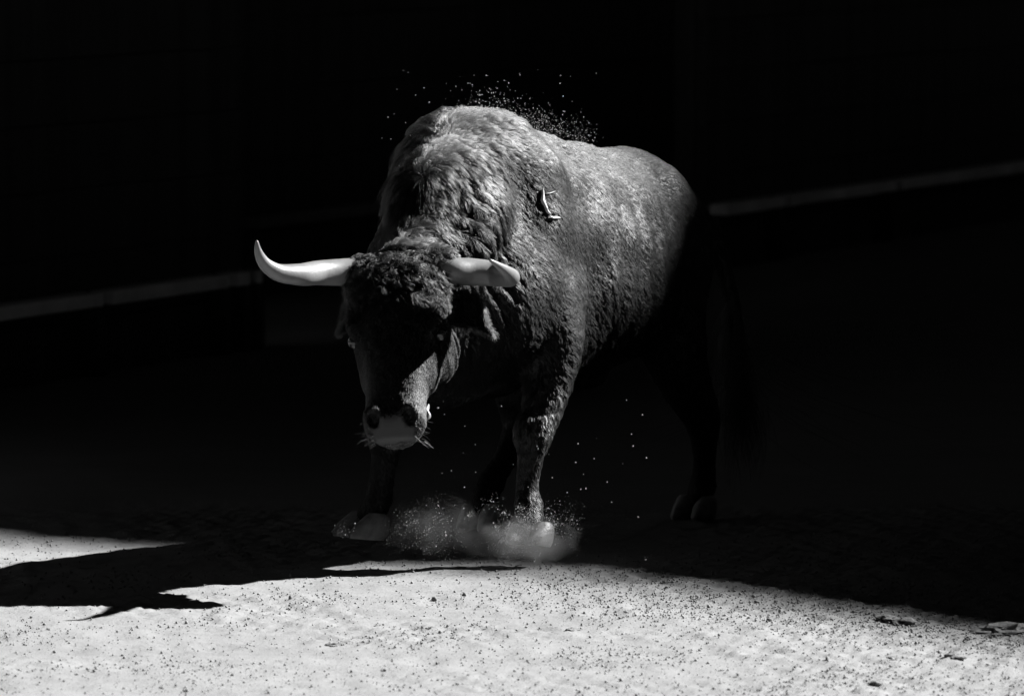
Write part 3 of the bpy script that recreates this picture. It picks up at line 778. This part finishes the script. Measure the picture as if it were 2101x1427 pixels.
jets = [(1085 + 50 * random.gauss(0, 1), 1088 + 24 * random.gauss(0, 1), random.uniform(4, 22)) for _ in range(46)] + [(880 + 62 * random.gauss(0, 1), 1085 + 28 * random.gauss(0, 1), random.uniform(5, 24)) for _ in range(26)]
def hoof_spray(a, c):
    u, v, sp = random.choice(jets[a:c]); du = random.gauss(0, sp); dv = random.gauss(0, sp * .7)
    return (*at(u + du, min(v + dv, 1150) - .1 * abs(u - 1085) * (u > 1000), 19.45 + random.gauss(0, .07)), .00035 + min(.0022, random.expovariate(1 / .00042)))
spray(4200, lambda: hoof_spray(0, 46))
spray(1300, lambda: hoof_spray(46, 72))
spray(26, lambda: (*at(random.gauss(706, 10), random.gauss(1090, 7), 19.4 + random.gauss(0, .05)), random.uniform(.001, .0028)))
gr = np.array(gr); gr = gr[gr[:, 2] > .005]
M['air'] = simple('airborne_sand', .24, .36, 20, .9, None, .1)
tag(grains_mesh('sand_spray', gr[:, :3], gr[:, 3], M['air']), 'grains of sand thrown up over the back and round the hooves', 'sand', kind='stuff')
# clouds of fine dust at the hooves
def dust_cloud(c, rad, dens, label, seed):
    bm = bmesh.new(); bmesh.ops.create_icosphere(bm, subdivisions=3, radius=1)
    for v in bm.verts: v.co = Vector((v.co.x * rad[0], v.co.y * rad[1], v.co.z * rad[2]))
    m = bpy.data.materials.new('dust'); m.use_nodes = True; nt = m.node_tree; nt.nodes.clear()
    out = nt.nodes.new('ShaderNodeOutputMaterial'); vol = nt.nodes.new('ShaderNodeVolumePrincipled')
    vol.inputs['Color'].default_value = (.8, .8, .8, 1); vol.inputs['Anisotropy'].default_value = .2
    tc = nt.nodes.new('ShaderNodeTexCoord'); mp = nt.nodes.new('ShaderNodeMapping'); mp.inputs['Scale'].default_value = [1 / r_ for r_ in rad]
    nt.links.new(tc.outputs['Object'], mp.inputs[0])
    ln_ = nt.nodes.new('ShaderNodeVectorMath'); ln_.operation = 'LENGTH'; nt.links.new(mp.outputs[0], ln_.inputs[0])
    mr = nt.nodes.new('ShaderNodeMapRange'); mr.inputs['From Min'].default_value = .98; mr.inputs['From Max'].default_value = .05; mr.interpolation_type = 'SMOOTHSTEP'
    nt.links.new(ln_.outputs['Value'], mr.inputs['Value'])
    ns = nt.nodes.new('ShaderNodeTexNoise'); ns.noise_dimensions = '4D'; ns.inputs['W'].default_value = seed; ns.inputs['Scale'].default_value = 13; ns.inputs['Detail'].default_value = 5
    nt.links.new(tc.outputs['Object'], ns.inputs['Vector'])
    m2 = nt.nodes.new('ShaderNodeMapRange'); m2.inputs['From Min'].default_value = .30; m2.inputs['From Max'].default_value = .70
    nt.links.new(ns.outputs['Fac'], m2.inputs['Value'])
    iv_ = nt.nodes.new('ShaderNodeMath'); iv_.operation = 'SUBTRACT'; iv_.inputs[0].default_value = 1.0; nt.links.new(m2.outputs['Result'], iv_.inputs[1])
    sc_ = nt.nodes.new('ShaderNodeMath'); sc_.operation = 'MULTIPLY'; sc_.inputs[1].default_value = .8; nt.links.new(iv_.outputs[0], sc_.inputs[0])
    mu = nt.nodes.new('ShaderNodeMath'); mu.operation = 'SUBTRACT'; mu.use_clamp = True; nt.links.new(mr.outputs['Result'], mu.inputs[0]); nt.links.new(sc_.outputs[0], mu.inputs[1])
    mu2 = nt.nodes.new('ShaderNodeMath'); mu2.operation = 'MULTIPLY'; mu2.inputs[1].default_value = dens; nt.links.new(mu.outputs[0], mu2.inputs[0])
    nt.links.new(mu2.outputs[0], vol.inputs['Density']); nt.links.new(vol.outputs[0], out.inputs['Volume'])
    o = mesh_bm('dust_cloud', bm, m, None); o.location = Vector(c); tag(o, label, 'dust', kind='stuff')
dust_cloud(at(1085, 1115, 19.42), (.30, .26, .13), 2.2, 'pale puff of dust round the planted front hoof', 1.0)
dust_cloud(at(905, 1085, 19.40), (.30, .24, .15), .55, 'faint haze of dust between the front hooves', 4.0)
